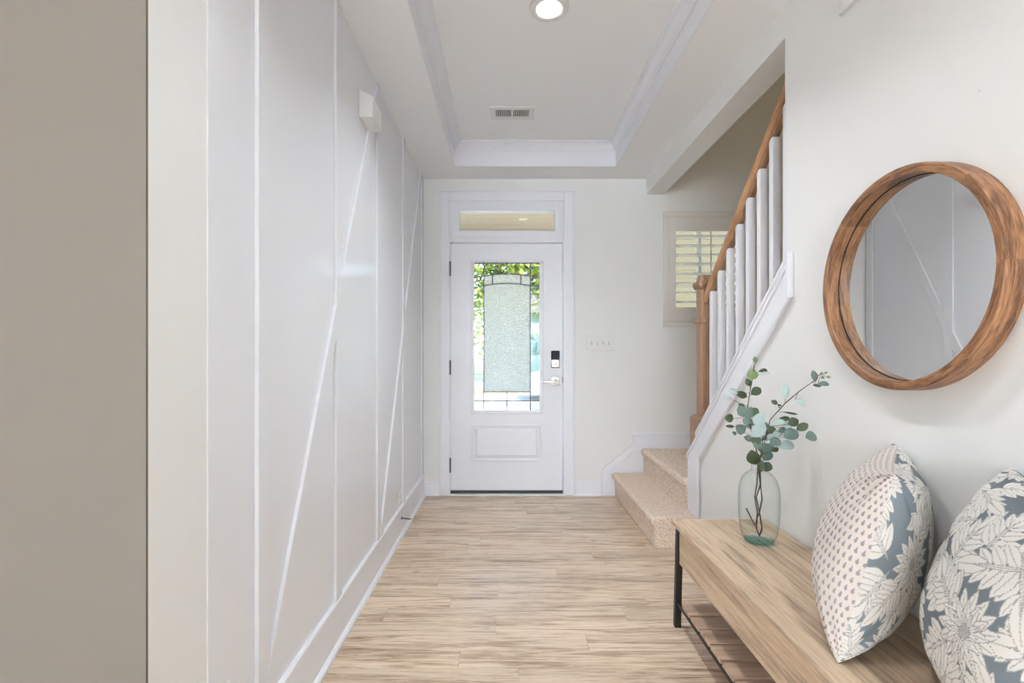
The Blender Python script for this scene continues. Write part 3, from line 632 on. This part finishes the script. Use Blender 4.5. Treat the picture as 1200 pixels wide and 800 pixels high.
for kx, mt in (('d', 'leaf_dark'), ('o', 'leaf_olive'), ('g', 'leaf_grey'), ('p', 'leaf_pale')):
    LM[kx] = leafmesh('leaf', .95, .25, M[mt]); 
# leaves: centre (zoomed px), width, height, colour, tilt, branch
raw = [(200, 8, 16, 24, 'o', 0, 0), (182, 107, 38, 38, 'o', 10, 0), (252, 82, 38, 17, 'd', 85, 0), (262, 103, 38, 13, 'p', 80, 0), (155, 158, 22, 32, 'd', -25, 0), (205, 220, 44, 32, 'd', 60, 0),
       (105, 240, 50, 26, 'd', -70, 0), (52, 222, 38, 20, 'p', -70, 0), (10, 262, 26, 16, 'p', -85, 0), (108, 315, 26, 18, 'd', -60, 0), (110, 352, 36, 44, 'g', -30, 0), (158, 365, 28, 48, 'g', 15, 0),
       (192, 360, 32, 40, 'd', 40, 0), (25, 398, 34, 32, 'd', -80, 0), (30, 453, 32, 12, 'd', -85, 0),
       (100, 472, 46, 38, 'g', -50, 1), (172, 437, 40, 42, 'p', -20, 1), (228, 415, 60, 42, 'p', 20, 1), (225, 482, 62, 46, 'p', 40, 1), (300, 480, 42, 44, 'd', 50, 1), (350, 435, 58, 28, 'p', 75, 1),
       (255, 530, 48, 38, 'p', 60, 1), (205, 545, 34, 38, 'd', 0, 1), (150, 535, 34, 24, 'g', -70, 1), (335, 560, 42, 38, 'g', 70, 1), (410, 585, 62, 38, 'p', 80, 1), (440, 510, 56, 46, 'g', 70, 1),
       (455, 425, 38, 34, 'd', 60, 1), (390, 405, 46, 20, 'd', 80, 1), (515, 458, 46, 30, 'd', 60, 1), (573, 523, 44, 40, 'g', 80, 1), (280, 600, 54, 32, 'g', 85, 1), (188, 660, 48, 58, 'd', -20, 1),
       (280, 650, 44, 38, 'g', 40, 1), (280, 725, 34, 38, 'd', 30, 1), (240, 720, 24, 42, 'd', 5, 1), (60, 500, 20, 14, 'g', -60, 1), (385, 480, 34, 22, 'g', 70, 1), (262, 455, 36, 30, 'g', 30, 1), (310, 530, 34, 30, 'p', 65, 1), (215, 575, 30, 34, 'g', -10, 1), (330, 610, 36, 18, 'd', 80, 1), (350, 505, 36, 28, 'p', 70, 1), (140, 420, 30, 26, 'g', -40, 1), (245, 600, 30, 30, 'd', 10, 1), (420, 450, 30, 26, 'p', 60, 1), (200, 505, 30, 26, 'g', -30, 1),
       (403, 215, 28, 54, 'p', 5, 2), (498, 293, 40, 22, 'p', 110, 2), (328, 292, 24, 17, 'd', -60, 2), (435, 365, 52, 7, 'd', 100, 2), (595, 115, 22, 40, 'g', -10, 2), (655, 172, 46, 20, 'g', 90, 2),
       (615, 180, 34, 13, 'd', 95, 2), (690, 124, 16, 10, 'o', 90, 2), (652, 126, 12, 12, 'o', 30, 2), (672, 96, 14, 5, 'o', 70, 2), (362, 312, 18, 7, 'd', 110, 2)]
cp = lambda u, v: (850+u/5.714, 420+v/5.714)
names = ['upright eucalyptus branch with dark round leaves in the glass vase', 'bushy eucalyptus branch of pale leaves at the vase mouth', 'slender eucalyptus branch reaching right from the vase towards the mirror']
stems = [[(238, 745), (205, 600), (165, 450), (150, 320), (165, 220), (185, 120), (198, 20)],
         [(242, 745), (245, 640), (250, 540), (262, 450)],
         [(246, 745), (262, 560), (300, 410), (400, 300), (500, 215), (580, 160), (645, 92)]]
depth = [(1.875, -.05), (1.865, -.01), (1.88, -.03)]
neck = at(*cp(242, 745), 1.872)
ins = [[(.004, .29), (.006, .22), (-.010, .17), (.004, .10), (.012, .05), (.002, .022)], [(-.002, .29), (-.006, .22), (-.014, .17), (-.004, .11), (-.008, .05), (.004, .02)], [(.0, .29), (.010, .22), (.016, .16), (.006, .11), (-.012, .06), (-.045, .125)]]
for bi in range(3):
    e = tag(empty('eucalyptus_branch', tuple(neck)), names[bi], 'branch')
    pts = []
    for k_, (u, v) in enumerate(stems[bi]):
        Yd = min(1.872+depth[bi][1]*k_/len(stems[bi]), 1.085*F/(cp(u, v)[0]-VX)); pts.append(at(*cp(u, v), Yd))
    low = [Vector((VP_.x+a, VP_.y+.004*bi, VP_.z+b)) for a, b in ins[bi]]
    allp = list(reversed(low))+pts[1:]
    n = len(allp); MB().tube(allp, [.0028-.0018*max(0, i-4)/(n-4) for i in range(n)], 7).build('stem', M['twig'], e, smooth=True)
    base = wloc(e)
    for (u, v, wd_, ht, kc, tilt, b_) in raw:
        if b_ != bi: continue
        Yd = min(1.872+depth[bi][1]*.5+random.uniform(-.045, .035), 1.085*F/(cp(u+wd_, v)[0]-VX))
        sc = Yd/F/5.714; L = max(wd_, ht)*sc*1.85; w2 = min(wd_, ht)*sc*1.95
        ang = math.radians(tilt); c = at(*cp(u, v), Yd)
        lo_ = bpy.data.objects.new('leaf', LM[kc]); COL.objects.link(lo_); lo_.parent = e
        # long axis in the picture plane rotated by tilt (0 = up, + = to the right), turned a little about it
        up = Vector((math.sin(ang), random.uniform(-.25, .25), math.cos(ang))).normalized()
        toward = Vector((-.45, -.85, .1)); toward = (toward-up*toward.dot(up)).normalized()
        if kc in 'pg': toward = (toward+Vector((0, 0, .35))-up*Vector((0, 0, .35)).dot(up)).normalized()
        sd = up.cross(toward).normalized()
        R = Matrix((sd, up, toward)).transposed()
        lo_.rotation_euler = R.to_euler(); lo_.scale = (w2, L, L*.8); lo_.location = c-up*L*.5-base
        # petiole to the nearest stem point
        j = min(range(1, len(pts)), key=lambda q: (pts[q]-(c-up*L*.5)).length)
        q = c-up*L*.5
        a_, b2 = pts[j-1], pts[j]; tt = max(0, min(1, (q-a_).dot(b2-a_)/max((b2-a_).length_squared, 1e-9))); near = a_+(b2-a_)*tt
        if .004 < (near-q).length < .09: MB().tube([near, (near+q)/2+Vector((0, 0, -.002)), q+up*.003], .0009, 5).build('petiole', M['twig'], e)

# ================================================================== PILLOWS (printed fabric as colour attribute on the cloth)
def lobe(img, X, Y, cx, cy, ang, L, wd, cream, vein, edge):
    ca, sa = math.cos(ang), math.sin(ang)
    i0, i1 = np.searchsorted(X[0], [cx-L*1.05, cx+L*1.05]); j0, j1 = np.searchsorted(Y[:, 0], [cy-L*1.05, cy+L*1.05])
    if i1 <= i0 or j1 <= j0: return
    dx, dy = X[j0:j1, i0:i1]-cx, Y[j0:j1, i0:i1]-cy
    s_ = (dx*ca+dy*sa)/L; t = np.abs(-dx*sa+dy*ca)
    hw = wd*np.sin(np.pi*np.clip(s_, 0, 1)**.85)**.8
    m = (s_ > 0) & (s_ < 1) & (t < hw); sub = img[j0:j1, i0:i1]
    sub[m] = cream
    sub[m & (t > hw-.0012)] = edge
    sub[m & (t < .0008) & (s_ < .85)] = vein
def leafmotif(img, X, Y, cx, cy, ang, L, cols, n=4):
    for k_ in range(n):
        s_ = .12+.62*k_/n; sz = L*(.40-.05*k_)
        for sg in (-1, 1):
            lobe(img, X, Y, cx+math.cos(ang)*L*s_, cy+math.sin(ang)*L*s_, ang+sg*(.95-.10*k_), sz, sz*.24, *cols)
    lobe(img, X, Y, cx+math.cos(ang)*L*.45, cy+math.sin(ang)*L*.45, ang, L*.55, L*.11, *cols)
    lobe(img, X, Y, cx, cy, ang, L*.7, L*.03, *cols)
def flower(img, X, Y, cx, cy, R, cols):
    for ring, (f, n) in enumerate(((1., 15), (.72, 12), (.45, 9))):
        for k_ in range(n):
            a = 2*math.pi*(k_+.5*ring)/n; lobe(img, X, Y, cx+.1*R*math.cos(a), cy+.1*R*math.sin(a), a, R*f*.92, R*f*.17, *cols)
    for k_ in range(6): lobe(img, X, Y, cx, cy, k_*math.pi/3, R*.2, R*.07, cols[1], cols[1], cols[2])
def floral(Nn, Wd, seed):
    r = random.Random(seed); g = np.linspace(0, Wd, Nn); X, Y = np.meshgrid(g, g)
    ground = np.array(lin(112, 119, 124)[:3]); cream = np.array(lin(218, 214, 208)[:3]); vein = np.array(lin(172, 168, 164)[:3]); edge = np.array(lin(150, 150, 150)[:3])
    img = np.tile(ground, (Nn, Nn, 1)); cols = (cream, vein, edge)
    pts = []
    for tr in range(900):
        p = (r.uniform(-.02, Wd+.02), r.uniform(-.02, Wd+.02)); R = .125 if len(pts) < 5 else .066
        if all(math.hypot(p[0]-q[0], p[1]-q[1]) > (R+q[2])*.44 for q in pts): pts.append((p[0], p[1], R))
    for i, (x, y, R) in enumerate(pts):
        if i >= 5:
            a = r.uniform(0, 6.28); leafmotif(img, X, Y, x-math.cos(a)*.055, y-math.sin(a)*.055, a, .125, cols)
    for i, (x, y, R) in enumerate(pts[:5]):
        for k_ in range(4): 
            a = r.uniform(0, 6.28); leafmotif(img, X, Y, x+math.cos(a)*.03, y+math.sin(a)*.03, a, .11, cols)
        flower(img, X, Y, x, y, .052, cols)
    return img
def dots(Nn, Wd):
    g = np.linspace(0, Wd, Nn); X, Y = np.meshgrid(g, g)
    img = np.tile(np.array(lin(214, 204, 197)[:3]), (Nn, Nn, 1)); a, b = .0170, .0150
    row = np.floor(Y/b); xo = X+(row % 2)*a/2; u = (xo/a-np.floor(xo/a)-.5)*a; v = (Y/b-row-.5)*b
    m = ((u/.0040)**2+(v/.0036)**2 < 1) | ((np.abs(u-.0018) < .0016) & (np.abs(v-.0042) < .0022))
    img[m] = lin(140, 136, 140)[:3]
    return img
k = N('printed_cotton').set(Roughness=.9); k.b.inputs['Specular IOR Level'].default_value = .15
at_ = k.n('Attribute', attribute_name='print'); k.l(at_.outputs['Color'], k.b.inputs['Base Color'])
tc = k.n('TexCoord'); wv = k.n('TexNoise', i_Scale=700.0, i_Detail=1.0); k.l(tc.outputs['Object'], wv.inputs['Vector']); k.bump(wv.outputs[0], .15, .002); M['cotton'] = k.m
def pillow(name, label, center, xa, ya, za, Wd, T, front, back, Nn=300, seed=1, sag=.0):
    u = np.sin(np.linspace(-1, 1, Nn)*math.pi/2*.985)/math.sin(math.pi/2*.985); U, V = np.meshgrid(u, u)
    r = np.random.default_rng(seed)
    def noise(fr, n=8):
        o_ = np.zeros_like(U)
        for _ in range(n):
            a, b, p = r.normal(0, fr), r.normal(0, fr), r.uniform(0, 6.28); o_ += np.sin(a*U+b*V+p)
        return o_/n
    PX = Wd/2*U*(1-.085*(1-V**2)*U**2); PY = Wd/2*V*(1-.085*(1-U**2)*V**2)
    env = ((1-U**2).clip(0)**.46)*((1-V**2).clip(0)**.46)
    verts = []; cols = []
    for side, img in ((1, front), (-1, back)):
        edge = (1-env)
        wr_ = noise(7)*.010*env*(.35+edge)+noise(16)*.0035*env**.5
        # creases radiating from the lower corners
        for cx_, cy_ in ((-1, -1), (1, -1), (-1, 1), (1, 1)):
            rr = np.hypot(U-cx_, V-cy_); th = np.arctan2(V-cy_, U-cx_); wr_ += .006*np.sin(th*13+r.uniform(0, 6))*np.exp(-(rr/.45)**2)*env**.6*2
        Z = side*(T/2*env*(1+sag*(-V)*(1-V**2))+wr_)
        verts.append(np.stack([PX, PY, Z], -1).reshape(-1, 3)); cols.append((img if side == 1 else img[:, ::-1]).reshape(-1, 3))
    P = np.concatenate(verts); P = np.outer(P[:, 0], xa)+np.outer(P[:, 1], ya)+np.outer(P[:, 2], za)+np.array(center)
    # cloth rests on the bench and against the wall instead of passing through
    lim = BZ+.0015; d = lim-P[:, 2]; m_ = d > -.02
    P[m_, 2] = np.where(d[m_] > 0, lim, P[m_, 2]); P[:, 0] = np.minimum(P[:, 0], XR-.002)
    idx = np.arange(Nn*Nn).reshape(Nn, Nn)
    q1 = np.stack([idx[:-1, :-1], idx[:-1, 1:], idx[1:, 1:], idx[1:, :-1]], -1).reshape(-1, 4)
    q2 = q1[:, ::-1]+Nn*Nn
    # share the rim vertices of both faces
    rim = np.concatenate([idx[0], idx[-1], idx[:, 0], idx[:, -1]]); mp = np.arange(2*Nn*Nn); mp[rim+Nn*Nn] = rim
    Fq = mp[np.concatenate([q1, q2])]
    me = bpy.data.meshes.new(name); me.vertices.add(len(P)); me.vertices.foreach_set('co', (P-np.array(center)).astype(np.float32).ravel())
    me.loops.add(Fq.size); me.loops.foreach_set('vertex_index', Fq.astype(np.int32).ravel()); me.polygons.add(len(Fq))
    me.polygons.foreach_set('loop_start', np.arange(0, Fq.size, 4, dtype=np.int32)); me.polygons.foreach_set('loop_total', np.full(len(Fq), 4, np.int32))
    me.polygons.foreach_set('use_smooth', np.ones(len(Fq), bool)); me.update(calc_edges=True); me.validate()
    ca = me.color_attributes.new('print', 'FLOAT_COLOR', 'POINT'); cc = np.ones((len(P), 4), np.float32); cc[:, :3] = np.concatenate(cols); ca.data.foreach_set('color', cc.ravel())
    bm = bmesh.new(); bm.from_mesh(me); bmesh.ops.delete(bm, geom=[v for v in bm.verts if not v.link_faces], context='VERTS'); bm.to_mesh(me); bm.free()
    me.materials.append(M['cotton']); o = bpy.data.objects.new(name, me); COL.objects.link(o); o.location = center
    return tag(o, label, 'pillow')
def basis(d, nrm, tilt):
    """width axis d, horizontal facing normal nrm, leaning by tilt against the normal"""
    d = np.array(d)/np.linalg.norm(d); nrm = np.array(nrm)/np.linalg.norm(nrm); z = np.array([0, 0, 1.])
    up = z*math.cos(tilt)+nrm*math.sin(tilt); nn = nrm*math.cos(tilt)-z*math.sin(tilt); return d, up, nn
PN = 320
fl1 = floral(PN, .46, 3); fl2 = floral(PN, .50, 8); dt = dots(PN, .46)
d1, u1, n1 = basis((.64, .77, 0), (.77, -.64, 0), math.radians(13))
pillow('throw_pillow', 'dotted and floral grey-white pillow leaning on the wall behind the other pillow', (.965, 1.285, .672), d1, u1, n1, .47, .235, fl1, dt, PN, 5, .15)
d2, u2, n2 = basis((-.45, -.89, 0), (-.89, .45, 0), math.radians(-14))
pillow('throw_pillow', 'grey and white floral pillow at the near end of the bench', (.968, .900, .678), d2, u2, n2, .48, .265, fl2, fl2, PN, 9, .15)

# ================================================================== OUTSIDE THE DOOR
struct(box('floor_porch', M['brick'], -2.2, 1.27, YB+.15, 6.0, -.3, -.04))
pc = struct(empty('ceiling_porch', (0, 4.7, 2.46)))
yy = YB+.16
while yy < 5.95:
    box('porch_board', M['porch'], -2.2, 1.27, yy, yy+.076, 2.455, 2.47, pc, .003); yy += .09
box('porch_backing', M['porch'], -2.2, 1.27, YB+.15, 6.0, 2.475, 2.52, pc)
struct(box('trim_10', M['trim'], -2.2, 1.27, 5.12, 5.30, 2.16, 2.454))
struct(box('ground', M['lawn'], -60, 60, YB+.15, 120, -.45, -.36), 'sunny lawn beyond the front door')
struct(box('floor_driveway', M['concrete'], -14, 14, 6.0, 17.5, -.36, -.345)); struct(box('floor_street', M['concrete'], -60, 60, 20.5, 28, -.36, -.345))
struct(box('floor_mulch_bed', M['mulch'], -40, 40, 17.6, 20.4, -.36, -.34))
def tree(x, y, h, spread, label, mat, n=5200, low=.25):
    e = tag(empty('tree', (x, y, -.36)), label, 'tree')
    MB().tube([(x, y, -.4), (x+.1, y, h*.3), (x-.1, y, h*.75)], [.22, .17, .06], 9).build('trunk', M['bark'], e, smooth=True)
    V = np.zeros((n*4, 3)); r = np.random.default_rng(int(abs(x)*100+y))
    cl_ = r.normal(0, 1, (26, 3)); cl_ /= np.linalg.norm(cl_, axis=1)[:, None]; cl_ *= r.uniform(.35, 1, (26, 1))
    ctr = np.array([x, y, h*(low+1)/2]); ext = np.array([spread, spread, h*(1-low)/2])
    c_ = cl_[r.integers(0, 26, n)]*ext*.8+r.normal(0, .22, (n, 3))*ext*.75+ctr
    a = r.normal(0, 1, (n, 3)); a /= np.linalg.norm(a, axis=1)[:, None]; b = np.cross(a, r.normal(0, 1, (n, 3))); b /= np.linalg.norm(b, axis=1)[:, None]
    s_ = r.uniform(.10, .22, (n, 1))
    for i, (p, q) in enumerate(((-1, 0), (0, -.6), (1, 0), (0, .6))): V[i::4] = c_+a*s_*p+b*s_*q
    V[:, 2] = np.maximum(V[:, 2], -.2)
    me = bpy.data.meshes.new('foliage'); me.from_pydata((V-np.array([x, y, -.36])).tolist(), [], np.arange(n*4).reshape(-1, 4).tolist()); me.update(); me.materials.append(mat)
    o = bpy.data.objects.new('foliage', me); COL.objects.link(o); o.parent = e; o['kind'] = 'stuff'
for (x, y, h, sp, lb, mt, lw) in ((-3.6, 19.2, 8, 2.6, 'leafy green tree seen through the left strip of door glass', 'foliage', .12), (2.6, 22.5, 9, 2.7, 'bright yellow-green tree seen through the right strip of door glass', 'foliage', .28),
                                  (-.6, 31, 11, 3.6, 'tall tree straight out beyond the street behind the door glass', 'foliage', .1), (5.4, 32, 10, 3.4, 'dark tree beyond the street to the right of the door glass', 'foliage2', .1),
                                  (-8.5, 34, 11, 3.4, 'dark tree beyond the street to the left of the door glass', 'foliage2', .1), (9.5, 20.5, 7, 2.2, 'small leafy tree past the tan house outside the stair window', 'foliage', .05)):
    tree(x, y, h, sp, lb, M[mt], low=lw)
hs_ = tag(empty('house', (4.5, 40, -.36)), 'pale blue neighbouring house seen through the door glass', 'house')
box('house_wall', M['siding'], .2, 13, 38, 46, -.36, 4.2, hs_); MB().prism([(37.4, 4.2), (46.6, 4.2), (42, 7.2)], 'x', -.1, 13.3).build('roof', M['roof'], hs_)
for xx in (1.6, 4.4, 7.2, 10): box('window', M['winblue'], xx, xx+1.1, 37.95, 38.05, 1.0, 2.6, hs_)
tn = tag(empty('house', (5, 11, -.36)), 'tan sided house outside the shuttered stair window', 'house')
for i in range(34): box('siding_board', M['tan'], 2.6, 9.0, 10.0+.008*(i % 1), 10.4, -.36+.16*i, -.36+.16*i+.157, tn, .004)
box('corner_post', M['trim'], 2.5, 2.6, 9.97, 10.4, -.36, 5.1, tn)
# car parked on the driveway
ca_ = tag(empty('car', (1.9, 15.6, -.345)), 'white car parked on the driveway beyond the door glass', 'car')
pr = [(-.3, .25), (-.3, .75), (.15, .88), (1.0, .95), (1.55, 1.42), (2.9, 1.45), (3.6, 1.0), (4.0, .92), (4.05, .3)]
g0 = -.345
MB().prism([(x+.95, z+g0) for x, z in pr], 'y', 14.8, 16.5).build('body', M['carwhite'], ca_, .06)
MB().prism([(x+.95, z+g0) for x, z in ((1.12, .96), (1.58, 1.36), (2.85, 1.39), (3.4, .99))], 'y', 14.78, 16.52).build('side_windows', M['black'], ca_)
for xx in (.55, 3.2):
    for y0 in (14.72, 16.4): MB().lathe([(0, y0), (.31, y0), (.32, y0+.1), (.31, y0+.2), (0, y0+.2)], 24, 'y', (xx+.95, 0, .31+g0)).build('wheel', M['black'], ca_)
